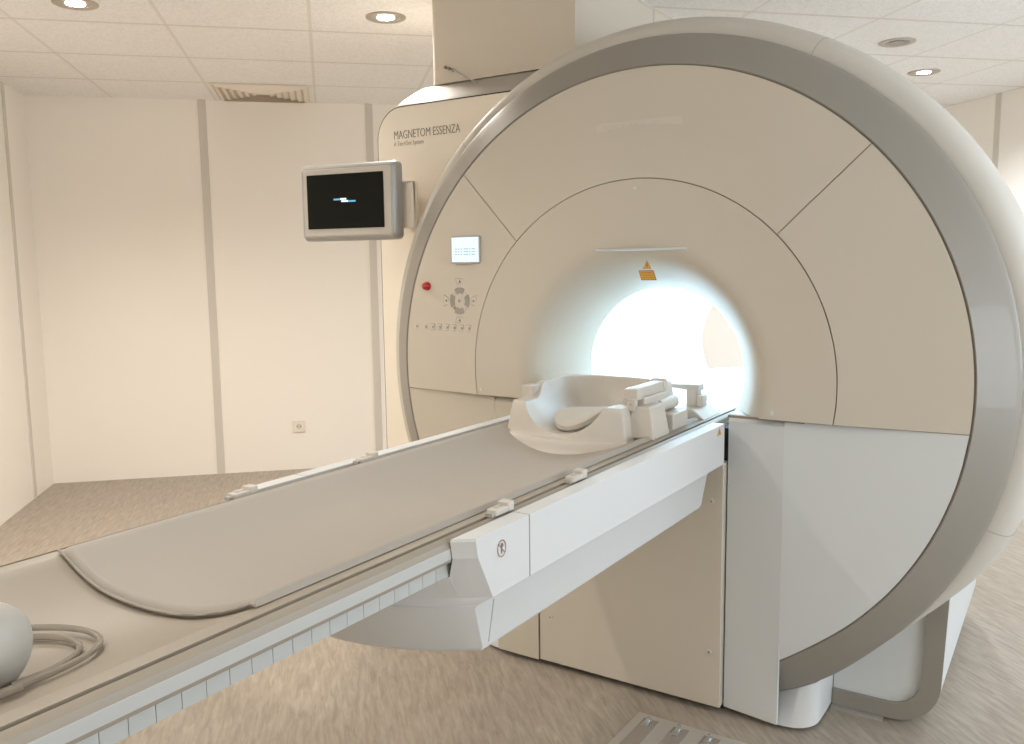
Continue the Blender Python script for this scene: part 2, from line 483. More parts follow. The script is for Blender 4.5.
# lower side panels: outline follows the ring
def lower(side):
    bm = B()
    x_in = .4445 if side > 0 else .5175
    yc = -.012
    zt = SEAM - g
    N = 40
    def f(s, t):
        # s from the pedestal edge outwards, t from the bottom up
        z_top = zt
        x_max_top = math.sqrt((RI - .003) ** 2 - (zt - H0) ** 2)
        x = x_in + (x_max_top - x_in) * s
        zb = H0 - math.sqrt(max((RI - .003) ** 2 - x * x, 0))
        zb = low(min(zb, z_top))
        z = zb + (z_top - zb) * t
        # leans from the pedestal edge back to the ring plane
        y = yc * (1 - s) * max(0, min(1, (RI - math.hypot(x, z - H0)) / .03)) + .0
        return (side * x, y, z)
    grid(bm, f, N, 24)
    # closing wall at the pedestal side
    return part('lower_panel', bm, 'cover_cool' if side > 0 else 'cover')
lower(1); lower(-1)

# grey front ring
b = B()
XR, XL = .405, .485
RP = [(RI - .001, .03), (RI, .002), (RI + .004, 0.000), (.93, .017), (.96, .038), (.985, .056), (.996, .066), (1.0, .074), (1.0, .10)]
V = revolve(b, RP, lambda r: -math.acos(XR / r), lambda r: PI + math.acos(XL / r), 150)
sink(V)
tag(part('front_ring', b, 'ring', angle=50), 'satin grey front ring')
# thin dark gap inside the ring
b = B(); sink(revolve(b, [(RI - .0035, .0045), (RI + .0005, .0045)], lambda r: -math.acos(XR / r), lambda r: PI + math.acos(XL / r), 120)); part('ring_gap', b, 'seam')

# rounded white body behind the ring
b = B()
BP = [(.98, .085), (1.002, .085), (1.020, .088), (1.036, .097), (1.050, .115), (1.060, .145), (1.066, .19), (1.069, .26), (1.066, .40), (1.056, .60), (1.035, .85), (1.0, 1.08), (.96, 1.22), (.90, 1.29), (.80, 1.31), (.55, 1.32), (.30, 1.30)]
V = revolve(b, BP, -math.radians(61), math.radians(241), 150)
for row in V:
    for v in row:
        a = math.degrees(math.atan2(v.co.z - H0, abs(v.co.x)))
        rr = math.hypot(v.co.x, v.co.z - H0)
        if rr > 1.0 and a < -20:
            t = min(1, (-20 - a) / 26); k = 1 - .93 * t * t * (3 - 2 * t)
            nr = 1.0 + (rr - 1.0) * k
            v.co.x *= nr / rr; v.co.z = H0 + (v.co.z - H0) * nr / rr
sink(V)
part('body_shell', b, 'shell', angle=60)
for a, w in ((62.5, 1), (-20.6, 1), (133, 1)):
    b = B()
    aa = math.radians(a)
    pr = [(r + .0012, y) for r, y in BP[1:14]]
    d = .0013
    revolve(b, pr, lambda r: aa - d, lambda r: aa + d, 1); part('body_seam', b, 'inkl')

# central pedestal: left column, cabinet door, right column
def column(name, x0, x1, side):
    bm = B()
    prism(bm, [(-.012, .018), (0, .018), (0, .86), (.26, .86), (.26, SEAM - g), (-.002, SEAM - g), (-.012, .884)], x0, x1, 'x')
    for v in bm.verts:                     # the narrow face turns slightly towards the table
        if side > 0 and v.co.x < x0 + .01 and v.co.y < .05: v.co.y += .024
    return part(name, bm, 'cover_cool' if side > 0 else 'cover', smooth=False)
column('column', .2795, .4446, 1)
column('column', -.5165, -.3545, -1)
b = B(); prism(b, [(-.3485, .02), (.2745, .02), (.2745, .758), (.2745, .764), (-.3485, .764)], -.011, .24); tag(part('cabinet_door', b, 'cover', bevel=.003), 'beige cabinet door below the table')
b = B(); box(b, -.48, .405, .030, .24, .004, .86); part('cabinet_core', b, 'dark', smooth=False)
for x, z in ((-.307, .177), (.24, .648), (.24, .188)):
    b = B(); disc(b, (x, -.011, z), (0, -1, 0), .0085, .003, 20); disc(b, (x, -.014, z), (0, -1, 0), .003, .0008, 6, 1)
    part('screw', b, ['coil', 'ink'])

# rounded foot cover right and left of the pedestal
for s, x0, w0 in ((1, .408, .0365), (-1, .488, .0295)):
    xe = x0 + w0
    pts = [(x0, .004), (xe + .016, .004)]
    for k in range(0, 9):
        a = math.radians(-80 + 80 * k / 8)
        pts.append((xe + .018 + .078 * math.cos(a), .090 + .085 * math.sin(a)))
    pts += [(xe + .098, .15), (xe + .098, .235), (x0, .235)]
    b = B(); N_ = len(pts)
    A = [b.verts.new((s * x, y, .012)) for x, y in pts]
    D = [b.verts.new((s * x, max(y, .072), max(.02, low(H0 - math.sqrt(1.0 - x * x)) - .001 + (.06 if y > .11 else 0)))) for x, y in pts]
    b.faces.new(A); b.faces.new(D[::-1])
    for k in range(N_): b.faces.new((A[k], A[(k+1) % N_], D[(k+1) % N_], D[k]))
    part('foot_cover', b, 'skirt', angle=40)

# foot housing with grey U band
def foot_outline(x0, x1, z0, z1, r, n=12):
    pts = [(x0, z0)]
    for k in range(n + 1):
        a = math.radians(-90 + 90 * k / n)
        pts.append((x1 - r + r * math.cos(a), z0 + r + r * math.sin(a)))
    pts.append((x1 + .012, z1))
    return pts
for s in (1, -1):
    o = foot_outline(.545, .838, .008, .46, .13)
    i_ = foot_outline(.545, .785, .055, .46, .085)
    b = B(); prism(b, [(s * x, z) for x, z in o + [(.545, .46)]], .232, 1.2); part('foot_housing', b, 'cover_cool', angle=25)
    b = B()
    full = [(s * x, z) for x, z in o]; inn = [(s * x, z) for x, z in i_]
    A = [[b.verts.new((x, y, z)) for x, z in full] for y in (.218, .233)]
    C = [[b.verts.new((x, y, z)) for x, z in inn] for y in (.218, .233)]
    m = len(full)
    for k in range(m - 1):
        b.faces.new((A[0][k], A[0][k+1], C[0][k+1], C[0][k]))
        b.faces.new((A[0][k], A[1][k], A[1][k+1], A[0][k+1]))
        b.faces.new((C[0][k], C[0][k+1], C[1][k+1], C[1][k]))
    part('foot_band', b, 'ring', angle=25)
b = B(); box(b, .545, .69, .20, .232, 0, .007); part('foot_plinth', b, 'plate', smooth=False)

# rear equipment housing with the model lettering
YB = .27
HX0, HX1, HZ = -1.247, -.34, 1.945
b = B()
def housing(xL, zT, r):
    pts = [(HX1, .03), (HX1, zT)]
    for k in range(15):
        a = math.radians(90 + 90 * k / 14)
        pts.append((xL + r + r * math.cos(a), zT - r + r * math.sin(a)))
    pts.append((xL, .03))
    return pts
prism(b, housing(HX0, HZ, .12), YB, YB + .02)
part('rear_housing_front', b, 'cover_lit', angle=40)
b = B()
levels = [(housing(HX0 + .004, HZ - .004, .118), YB + .008), (housing(HX0 - .004, HZ + .006, .122), YB + .012), (housing(HX0 - .012, HZ + .05, .14), YB + .07), (housing(HX0 - .016, HZ + .095, .16), YB + .145), (housing(HX0 - .016, HZ + .10, .165), YB + .165), (housing(HX0 - .016, HZ + .10, .165), YB + .80)]
VV = [[b.verts.new((x, y, z)) for x, z in pts] for pts, y in levels]
for i in range(len(VV) - 1):
    for k in range(len(VV[0]) - 1):
        b.faces.new((VV[i][k], VV[i][k+1], VV[i+1][k+1], VV[i+1][k]))
b.faces.new(VV[-1])
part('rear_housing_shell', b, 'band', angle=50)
b = B(); prism(b, housing(HX0 - .005, HZ + .005, .124), YB + .003, YB + .0078); part('rear_housing_gap', b, 'dark', smooth=False)
text('lettering', 'MAGNETOM ESSENZA', (-1.166, YB - .0005, 1.826), FACE, .046, 'ink', mri, sx=.70, off=-.0006)
text('lettering', 'A Tim+Dot System', (-1.166, YB - .0005, 1.800), FACE, .026, 'inkl', mri, sx=.72, off=-.0005)

# pale maker's badge
b = B(); prism(b, rbox(.275, .034, .004, cx=.004, cy=1.733), -.0145, -.006); part('badge', b, 'ghost', smooth=False)
text('lettering', 'SIEMENS', (-.112, -.0150, 1.7225), FACE, .030, 'ghost2', mri, sx=1.65)

# ledge above the warning label
b = B()
prism(b, [(YD, 1.381), (YD - .004, 1.379), (YD - .005, 1.376), (YD, 1.3735)], -.127, .162, 'x'); part('ledge', b, 'cover_cool', angle=60)
# small pin at the top of the inner seam
b = B(); disc(b, (0.0, YD, 1.555), (0, -1, 0), .005, .002, 16); part('seam_cap', b, 'cover_cool')
b = B(); disc(b, (.415, YD, .925), (0, -1, 0), .006, .002, 16); part('seam_cap', b, 'cover_cool')
b = B(); disc(b, (-.56, YD, .925), (0, -1, 0), .005, .002, 16); part('seam_cap', b, 'cover_cool')
# warning labels over the bore
def tri_label(x, z, s, y, mat_bg='yellow'):
    bm = B(); prism(bm, [(x - s, z), (x + s, z), (x, z + s * 1.75)], y - .0015, y); o1 = part('warning_triangle', bm, mat_bg, smooth=False)
    bm = B()
    prism(bm, [(x - s * .12, z + s * .42), (x + s * .12, z + s * .42), (x + s * .2, z + s * 1.15), (x - s * .2, z + s * 1.15)], y - .0022, y - .0014)
    disc(bm, (x, y - .0014, z + s * .25), (0, -1, 0), s * .12, .0008, 10)
    for a, bb in (((x - s, z), (x + s, z)), ((x + s, z), (x, z + s * 1.75)), ((x, z + s * 1.75), (x - s, z))):
        dx, dz = bb[0] - a[0], bb[1] - a[1]; L_ = math.hypot(dx, dz); nx, nz = -dz / L_ * s * .09, dx / L_ * s * .09
        prism(bm, [a, bb, (bb[0] + nx, bb[1] + nz), (a[0] + nx, a[1] + nz)], y - .0022, y - .0014)
    part('warning_symbol', bm, 'signred', smooth=False)
tri_label(.040, 1.3215, .0135, YD)
b = B(); prism(b, [(.023, 1.288), (.071, 1.288), (.060, 1.3165), (.014, 1.3165)], YD - .0015, YD); part('warning_label', b, 'yellow', smooth=False)
b = B()
P4 = [(.023, 1.288), (.071, 1.288), (.060, 1.3165), (.014, 1.3165)]
for i in range(4):
    a, c_ = P4[i], P4[(i+1) % 4]; dx, dz = c_[0] - a[0], c_[1] - a[1]; L_ = math.hypot(dx, dz); nx, nz = -dz / L_ * .0022, dx / L_ * .0022
    prism(b, [a, c_, (c_[0] + nx, c_[1] + nz), (a[0] + nx, a[1] + nz)], YD - .0024, YD - .0014)
for i in range(3):
    z = 1.3095 - i * .007; x = .022 + i * .003
    box(b, x, x + .034, YD - .0022, YD - .0014, z - .0012, z + .0008)
part('label_print', b, 'signred', smooth=False)

# control panel: display, stop button, keypad, row of keys
disp = part('control_display', (lambda bm: (prism(bm, rbox(.118, .092, .006, cx=-.6175, cy=1.389), -.026, -.015), bm)[1])(B()), 'grey', bevel=.001)
b = B(); box(b, -.672, -.563, -.0275, -.026, 1.349, 1.430)
s_ = finish('display_screen', b, 'lcd', disp, smooth=False)
b = B()
for i, (x, w) in enumerate(((-.658, .008), (-.646, .006), (-.636, .008), (-.622, .018), (-.600, .006), (-.590, .014))):
    for j in range(3):
        box(b, x, x + w, -.0281, -.0275, 1.372 + j * .009, 1.376 + j * .009)
finish('screen_drawing', b, 'lcdink', disp, smooth=False)
b = B()
cx_, cz_ = -.797, 1.268
prof = [(.0155, -.002), (.0155, -.010), (.014, -.013), (.012, -.022), (.007, -.026), (.0001, -.027)]
revolve(b, prof, 0, 2 * PI, 28, cx=cx_, cz=cz_); tag(part('stop_button', b, 'red', angle=60), 'red round stop button')
KX, KZ = -.648, 1.219
def yk(x, z): return yS(x, z) + .0004
def kprism(name, pts, h0, h1, mat, parent=None):
    cx, cz = sum(p[0] for p in pts) / len(pts), sum(p[1] for p in pts) / len(pts)
    bm = B(); y = yk(cx, cz); prism(bm, pts, y - h1, y - h0); return finish(name, bm, mat, parent or mri, smooth=False)
def arc_key(a0, a1, r0, r1, mat):
    n = 8; pts = []
    for k in range(n + 1):
        a = math.radians(a0 + (a1 - a0) * k / n); pts.append((KX + r1 * math.cos(a), KZ + r1 * 1.05 * math.sin(a)))
    for k in range(n, -1, -1):
        a = math.radians(a0 + (a1 - a0) * k / n); pts.append((KX + r0 * math.cos(a), KZ + r0 * 1.05 * math.sin(a)))
    kprism('key', pts, -.003, .0022, mat)
for a in (0, 90, 180, 270): arc_key(a - 30, a + 30, .024, .043, 'key')
for a in (45, 135, 225, 315): arc_key(a - 9, a + 9, .027, .037, 'keyl' if a != 225 else 'key')
kk = kprism('key', [(KX + .014 * math.cos(2*PI*k/20), KZ + .015 * math.sin(2*PI*k/20)) for k in range(20)], -.003, .0022, 'keyl')
kprism('key_symbol', [(KX - .006, KZ - .007), (KX + .008, KZ), (KX - .006, KZ + .007)], .0021, .0028, 'key', kk)
for dx, dz in ((0, .066), (0, -.064), (.062, 0), (-.062, 0)):
    if dx == 0:
        s = 1 if dz > 0 else -1
        out = [(KX - .012, KZ + dz - s * .010), (KX + .012, KZ + dz - s * .010), (KX + .020, KZ + dz + s * .010), (KX - .020, KZ + dz + s * .010)]
        sym = [(KX - .005, KZ + dz - .005), (KX + .005, KZ + dz - .005), (KX, KZ + dz + .005)]
    else:
        s = 1 if dx > 0 else -1
        out = [(KX + dx - s * .010, KZ - .012), (KX + dx + s * .010, KZ - .020), (KX + dx + s * .010, KZ + .020), (KX + dx - s * .010, KZ + .012)]
        sym = [(KX + dx - s * .004, KZ - .005), (KX + dx + s * .004, KZ), (KX + dx - s * .004, KZ + .005)]
    kk = kprism('key', out, -.003, .0012, 'key')
    cxm = sum(p[0] for p in out) / 4; czm = sum(p[1] for p in out) / 4
    kprism('key_face', [(cxm + (x - cxm) * .86, czm + (z - czm) * .86) for x, z in out], .0010, .0020, 'keyl', kk)
    kprism('key_symbol', sym, .0019, .0026, 'ink', kk)
xs = [-.850, -.806, -.773, -.740, -.707, -.674, -.641, -.608]
for i, x in enumerate(xs):
    kk = kprism('key', rbox(.021, .023, .004, 3, x, 1.128), -.003, .0012, 'keyl' if i in (0, 1) else 'key')
    kprism('key_face', rbox(.017, .020, .003, 3, x - .0015, 1.128), .0010, .0020, 'keyl', kk)
    kprism('key_symbol', rbox(.007, .008 + .002 * (i % 2), .002, 2, x + .002, 1.127), .0019, .0026, 'key', kk)

# ------------------------------------------------------------------ duct to the ceiling
duct = thing('ceiling_duct', 'boxy cream duct rising from the rear scanner housing to the ceiling', 'duct', (-.755, .86, 2.04))
b = B()
dp = rbox(.63, .88, .05, 8, -.755, .86)
dp = []
X0, X1, Y0, Y1 = -1.098, -.44, .413, 1.297
r = .045
for k in range(9):
    a = math.radians(180 + 90 * k / 8); dp.append((X0 + r + r * math.cos(a), Y0 + r + r * math.sin(a)))
dp += [(X1, Y0), (X1, Y1), (X0, Y1)]
prism(b, dp, 2.0435, CEIL - .0005, 'z'); finish('casing', b, 'duct', duct, angle=30)
b = B(); box(b, X1, X1 + .0012, 1.083, 1.088, 2.05, CEIL - .001); finish('panel_joint', b, 'inkl', duct, smooth=False)
b = B(); prism(b, [(x + (-.755 - x) * -.012, y + (.86 - y) * -.012) for x, y in dp], CEIL - .006, CEIL - .0003, 'z'); finish('top_joint', b, 'duct', duct, angle=30)
cab = thing('cable', 'thin grey cable with three pins hanging off the duct face into the housing', 'cable', (-.95, .41, 2.1))
b = B()
tube(b, [(-.974, .404, 2.089), (-.93, .392, 2.066), (-.88, .380, 2.040), (-.845, .372, 2.022), (-.838, .374, 2.008)], .0030, 8)
finish('cord', b, 'grey', cab)
for x, z in ((-1.012, 2.103), (-.994, 2.095), (-.976, 2.088)):
    b = B(); disc(b, (x, .413, z), (0, -1, 0), .006, .008, 12); finish('pin', b, 'ink', cab)

# ------------------------------------------------------------------ monitor
mon = thing('monitor', 'small black-screened monitor in a silver beige frame on the scanner side', 'monitor', (-1.2, .0, 1.45))
# the monitor is turned slightly towards the photographer
def frame_pts(P00, P10, P11, P01):
    return [Vector(p) for p in (P00, P10, P11, P01)]
MC = Vector((-1.194, .03, 1.577)); myaw = math.radians(9.0); mpit = math.radians(0)
mx = Vector((math.cos(myaw), math.sin(myaw), 0)); mz = Vector((0, 0, 1)); my = Vector((-math.sin(myaw), math.cos(myaw), 0))
def mpt(x, y, z): return MC + mx * x + my * y + mz * z
def mprism(bm, pts, y0, y1):
    A = [bm.verts.new(mpt(x, y0, z)) for x, z in pts]; C = [bm.verts.new(mpt(x, y1, z)) for x, z in pts]
    bm.faces.new(A); bm.faces.new(C[::-1])
    for i in range(len(pts)):
        j = (i+1) % len(pts); bm.faces.new((A[i], C[i], C[j], A[j]))
def mloft(bm, loops):
    VV = [[bm.verts.new(mpt(x, y, z)) for x, z in pts] for pts, y in loops]
    for i in range(len(VV) - 1):
        for k in range(len(VV[0])):
            j = (k+1) % len(VV[0]); bm.faces.new((VV[i][k], VV[i][j], VV[i+1][j], VV[i+1][k]))
    bm.faces.new(VV[0][::-1]); bm.faces.new(VV[-1])
MW, MH = .428, .283
b = B(); mloft(b, [(rbox(MW - .03, MH - .03, .012), -.004), (rbox(MW - .012, MH - .012, .018), .004), (rbox(MW, MH, .02), .018), (rbox(MW, MH, .02), .040), (rbox(MW - .03, MH - .03, .02), .052)])
finish('casing', b, 'mon', mon, angle=25)
b = B(); mloft(b, [(rbox(MW - .046, MH - .040, .008), -.007), (rbox(MW - .040, MH - .034, .008), -.003)]); finish('bezel', b, 'monf', mon, smooth=False)
b = B(); mprism(b, rbox(.338, .200, .002, 2, -.006, .003), -.009, -.006); scr = finish('screen', b, 'black', mon, smooth=False)
b = B(); mprism(b, rbox(.030, .006, .001, 2, -.040, .010), -.0098, -.009); finish('screen_text', b, 'bluetext', scr, smooth=False)
b = B(); mprism(b, rbox(.040, .006, .001, 2, .022, .002), -.0098, -.009); finish('screen_text', b, 'bluetext', scr, smooth=False)
b = B(); mprism(b, rbox(.026, .006, .001, 2, -.012, .011), -.0100, -.009); finish('screen_caption', b, 'whitetext', scr, smooth=False)
b = B(); mprism(b, rbox(.030, .006, .001, 2, -.006, .003), -.0100, -.009); finish('screen_caption', b, 'whitetext', scr, smooth=False)
b = B(); box(b, -1.05, -.953, .118, .132, 1.476, 1.645); box(b, -.972, -.953, .118, .150, 1.476, 1.645); box(b, -1.13, -1.07, .11, .268, 1.50, 1.62); finish('bracket', b, 'cover_lit', mon, bevel=.003)

# ------------------------------------------------------------------ patient table
CX = -.022
tab = thing('patient_table', 'long white patient table running out of the scanner bore', 'patient table', (CX, -1.0, .80))
def tp(name, bm, mat, **k): return finish(name, bm, mat, tab, **k)
TW = .215
def trough(x): return .832 + .051 * min(1, ((x - CX) / TW) ** 2)
Y0T, Y1T = -3.1, .62
prof = []
for k in range(25):
    x = CX - TW + 2 * TW * k / 24; prof.append((x, trough(x)))
R = [(.222, .8845), (.244, .8845), (.2445, .8765), (.2525, .8765), (.253, .884), (.259, .8825), (.265, .878), (.268, .870), (.268, .848), (.266, .843), (.252, .842)]
UND = [(.252, .8155), (.10, .8145)]
right = [(CX + d, z) for d, z in R + UND]; left = [(CX - d, z) for d, z in R + UND][::-1]
b = B(); prism(b, prof + right + left, Y0T, Y1T); tp('tabletop', b, 'table', angle=28)
# dark line in the accessory groove
for s in (1, -1):
    b = B(); box(b, *(sorted((CX + s * .245, CX + s * .2520))), Y0T, .55, .8766, .8772); tp('groove_liner', b, 'key', smooth=False)
    b = B(); box(b, *(sorted((CX + s * .266, CX + s * .2687))), Y0T, .5, .849, .868); tp('side_rail', b, 'side', bevel=.001)
    # toothed rack under the edge
    b = B(); y = -2.9
    while y < -1.15:
        box(b, *(sorted((CX + s * .250, CX + s * .2545))), y, y + .0340, .8145, .8405); y += .035
    tp('toothed_rack', b, 'rack', smooth=False)
# mattress lying in the trough, with its curved front end
mat_pts = [(-.26, -1.650), (-.203, -1.654), (-.14, -1.657), (-.067, -1.650), (0, -1.643), (.062, -1.640), (.12, -1.636), (.21, -1.640)]
def yend(x):
    for (a, ya), (c_, yb) in zip(mat_pts, mat_pts[1:]):
        if x <= c_: return ya + (yb - ya) * max(0, (x - a) / (c_ - a))
    return mat_pts[-1][1]
mat_ = thing('mattress', 'thin beige mattress pad lying along the hollow of the patient table', 'mattress', (CX, -1, .85))
b = B()
XA, XB = CX - .228, CX + .224
def mz_(x):
    base = trough(x) if abs(x - CX) < TW else .8838
    return base + .0015
def matf(s, t):
    x = XA + (XB - XA) * s; ye = yend(x); y = ye + (-.02 - ye) * t
    e = min(s, 1 - s) * (XB - XA); dz = .012 * min(1, e / .018) ** .5 if e > 0 else 0
    f = (y - ye); dz *= min(1, .25 + f / .012) if f < .012 else 1
    return (x, y, mz_(x) + dz + .0005)
ts = [0, .002, .005, .01] + [.01 + .99 * k / 30 for k in range(1, 31)]
VV = [[b.verts.new(matf(i / 48, t)) for t in ts] for i in range(49)]
VB_ = [[b.verts.new((p.co.x, p.co.y, mz_(p.co.x) - .0008)) for p in (row[0], row[-1])] for row in VV]
for i in range(48):
    for j in range(len(ts) - 1): b.faces.new((VV[i][j], VV[i+1][j], VV[i+1][j+1], VV[i][j+1]))
    b.faces.new((VV[i][0], VB_[i][0], VB_[i+1][0], VV[i+1][0])); b.faces.new((VV[i][-1], VV[i+1][-1], VB_[i+1][1], VB_[i][1]))
finish('pad', b, 'pad', mat_, angle=40)
b = B()
tube(b, [(XA + (XB - XA) * k / 60, yend(XA + (XB - XA) * k / 60) - .002, mz_(XA + (XB - XA) * k / 60) + .0045) for k in range(61)], .0026, 6)
finish('edge_piping', b, 'key', mat_, angle=60)

# support beam under the table
WB = .305
def loop(z, w, ye, bow, n=24, yb=-.033):
    pts = []
    for k in range(n + 1):
        t = -1 + 2 * k / n
        pts.append((CX + t * w, ye - bow * (1 - (t * w / .305) ** 2), z))
    pts.append((CX + w, yb, z)); pts.append((CX - w, yb, z))
    return pts
def loft(bm, loops, cap=True):
    VV = [[bm.verts.new(p) for p in L_] for L_ in loops]
    for i in range(len(VV) - 1):
        for k in range(len(VV[0])):
            j = (k + 1) % len(VV[0]); bm.faces.new((VV[i][k], VV[i][j], VV[i+1][j], VV[i+1][k]))
    if cap: bm.faces.new(VV[0][::-1]); bm.faces.new(VV[-1])
b = B()
loft(b, [loop(.648, .250, -1.135, .12, yb=-.125), loop(.655, .266, -1.150, .13, yb=-.122), loop(.665, .272, -1.158, .132, yb=-.120), loop(.745, .276, -1.188, .132, yb=-.088), loop(.7515, .2805, -1.190, .134, yb=-.085)])
tp('beam_underside', b, 'skirt', angle=35)
b = B()
loft(b, [loop(.7515, .2805, -1.190, .130), loop(.768, .3045, -1.198, .120), loop(.7685, .2575, -1.198, .120), loop(.8135, .2575, -1.222, .12)])
tp('beam', b, 'skirt', angle=35)
b = B(); box(b, CX - .16, CX + .16, -.25, -.03, .66, .80); tp('beam_root', b, 'cover', smooth=False)
# side skirts of the beam up to the table edge
for s in (1, -1):
    xo = CX + s * WB; xi = CX + s * .2705; xk = CX + s * .257
    for y0, y1, nm in ((-1.246, -1.079, 0), (-1.076, -.033, 1)):
        bb = B()
        if nm == 0:
            lv = [(.768, -1.198), (.815, -1.222), (.850, -1.240), (.880, -1.2455), (.8845, -1.243)]
            rows = []
            for z, y in lv:
                xn = xk if z < .84 else xi
                fr = lambda x: y - .12 * (1 - ((x - CX) / .305) ** 2)
                rows.append([bb.verts.new(p) for p in ((xn, -1.079, z), (xn, fr(xn), z), ((xn + xo) / 2, fr((xn + xo) / 2), z), (xo, y, z), (xo, -1.079, z))])
            for r0, r1 in zip(rows, rows[1:]):
                for k in range(5): bb.faces.new((r0[k], r0[(k+1) % 5], r1[(k+1) % 5], r1[k]))
            bb.faces.new(rows[0][::-1]); bb.faces.new(rows[-1])
            tp('end_skirt', bb, 'skirt', smooth=False)
        else:
            box(bb, *sorted((xi, xo)), y0, y1, .768, .8845); tp('side_skirt', bb, 'skirt', smooth=False)
# thin joints on the beam side
b = B(); box(b, CX + WB - .001, CX + WB + .0008, -1.0788, -1.0762, .768, .884); tp('panel_joint', b, 'inkl', smooth=False)
b = B(); hexa(b, [(CX + .272, -1.168, .668), (CX + .2727, -1.168, .668), (CX + .2727, -1.1655, .668), (CX + .272, -1.1655, .668)], [(CX + .272, -1.155, .744), (CX + .2767, -1.155, .744), (CX + .2767, -1.1525, .744), (CX + .272, -1.1525, .744)]); tp('panel_joint', b, 'inkl', smooth=False)
# no-climbing sign
sx = CX + WB + .0003
b = B()
n = 32; V1 = []
for r_ in (.0135, .0117):
    V1.append([b.verts.new((sx + .0008, -1.170 + r_ * math.cos(2*PI*k/n), .847 + r_ * 1.15 * math.sin(2*PI*k/n))) for k in range(n)])
for k in range(n): b.faces.new((V1[0][k], V1[0][(k+1) % n], V1[1][(k+1) % n], V1[1][k]))
prism(b, [(-1.180, .856), (-1.179, .857), (-1.160, .838), (-1.161, .837)], sx, sx + .0009, 'x')
tp('round_sign', b, 'signred', smooth=False)
b = B(); prism(b, [(-1.172, .838), (-1.169, .838), (-1.168, .848), (-1.164, .851), (-1.167, .857), (-1.172, .856)], sx, sx + .0006, 'x'); tp('sign_figure', b, 'ink', smooth=False)
# orange triangle on the skirt by the scanner
b = B(); prism(b, [(-.094, .858), (-.058, .858), (-.076, .880)], sx, sx + .0006, 'x'); tp('warning_triangle', b, 'yellow', smooth=False)
b = B(); prism(b, [(-.080, .861), (-.072, .861), (-.074, .872), (-.078, .872)], sx, sx + .0009, 'x'); tp('warning_symbol', b, 'signred', smooth=False)
# bed rail inside the bore
b = B(); box(b, -.20, .16, .10, 1.28, .79, .84); tp('bore_rail', b, 'bore', bevel=.01)
b = B(); prism(b, [(CX - .20, .80), (CX + .20, .80), (CX + .205, .875), (CX + .1, .888), (CX - .1, .888), (CX - .205, .875)], .62, 1.285); tp('bore_bed', b, 'bore', bevel=.004)

# strap clips in the grooves
def clip(x, y, label, w=.036, l=.062):
    t = thing('strap_clip', label, 'clip', (x, y, .884), 'strap clips along the edges of the patient table')
    bm = B(); prism(bm, rbox(w * .62, l, .005, 3, x, y), .8845, .8965, 'z'); finish('body', bm, 'coil', t, bevel=.002)
    bm = B(); prism(bm, rbox(w * .7, l * .34, .004, 3, x, y + l * .30), .8845, .903, 'z'); finish('slider', bm, 'coil', t, bevel=.002)
    for s in (-.2, .05):
        bm = B(); box(bm, x - .004, x + .004, y + l * s - .005, y + l * s + .005, .8963, .8972); finish('slot', bm, 'grey', t, smooth=False)
    bm = B(); box(bm, x - .008, x + .008, y - l * .5 - .008, y - l * .5, .8845, .8915); finish('foot', bm, 'grey', t, smooth=False)
clip(.232, -.808, 'white strap clip on the near table rail closest to the head coil')
clip(.230, -1.093, 'white strap clip on the near table rail above the round sign')
clip(-.276, -1.262, 'white strap clip on the far table rail, the one farther from the scanner')
clip(-.276, -.90, 'white strap clip on the far table rail, the one nearer the scanner')

# ------------------------------------------------------------------ head coil cradle
cr = thing('head_coil_cradle', 'white open head coil cradle with a curved bowl on the patient table', 'head coil', (-.035, -.22, .86))
XC = -.035
def sstep(a, b_, x):
    t = max(0, min(1, (x - a) / (b_ - a))); return t * t * (3 - 2 * t)
def zc(x, y):
    u = x - XC
    yf = -.462 + 1.1 * u * u + (.03 if abs(u) > .19 else 0)
    yr = .010 - 1.2 * u * u
    d = min(.205 - abs(u), y - yf, yr - y)
    if d <= 0: return .845
    base = .848 + .032 * sstep(0, .022, d)
    top = .965 + .037 * sstep(-.325, -.24, y)
    de = min(.205 - abs(u), y - yf - (.012 if y < -.34 else 0), yr - y)
    z_out = base + (top - base) * sstep(.020, .040, de)
    rx = .128 + .018 * sstep(-.36, -.22, y)
    rr = ((abs(u) / rx) ** 2.6 + (max(0, y + .16) / .105) ** 2.6) ** (1 / 2.6)
    if rr < 1: zi = 1.02 - max(0, 1 - rr ** 2) ** .42 * .130
    else: zi = 9
    return min(z_out, zi)
b = B()
NX, NY = 190, 200
def cf(s, t):
    x = XC - .206 + .412 * s; y = -.47 + .485 * t
    return (x, y, zc(x, y))
grid(b, cf, NX, NY)
finish('shell', b, 'coil', cr, angle=42)
# head cushion in the bowl
b = B()
def cush(s, t):
    a = 2 * PI * s; r_ = t
    x = XC + .012 + .070 * r_ * math.cos(a); y = -.315 + .085 * r_ * math.sin(a)
    u = x - XC
    z = 1.02 - math.sqrt(max(0, 1 - (abs(u) / .122) ** 2)) ** .8 * .128 + .016 + (y + .40) * .16
    z += .006 * math.sqrt(max(0, 1 - r_ ** 4))
    return (x, y, z)
V = grid(b, cush, 40, 10)
lo_ = []
for row in V: lo_.append(b.verts.new(row[-1].co + Vector((0, .004, -.012))))
for i in range(40): b.faces.new((V[i][-1], V[i+1][-1], lo_[i+1], lo_[i]))
finish('head_cushion', b, 'coil', cr, angle=60)
# block on the far post
b = B(); box(b, -.215, -.180, -.315, -.275, .955, .998); finish('post_block', b, 'coil', cr, bevel=.003)
b = B(); box(b, .128, .150, -.345, -.325, .955, .985); disc(b, (.139, -.345, .972), (0, -1, 0), .0035, .001, 12, 1); finish('post_cap', b, ['coil', 'grey'], cr, bevel=.001)

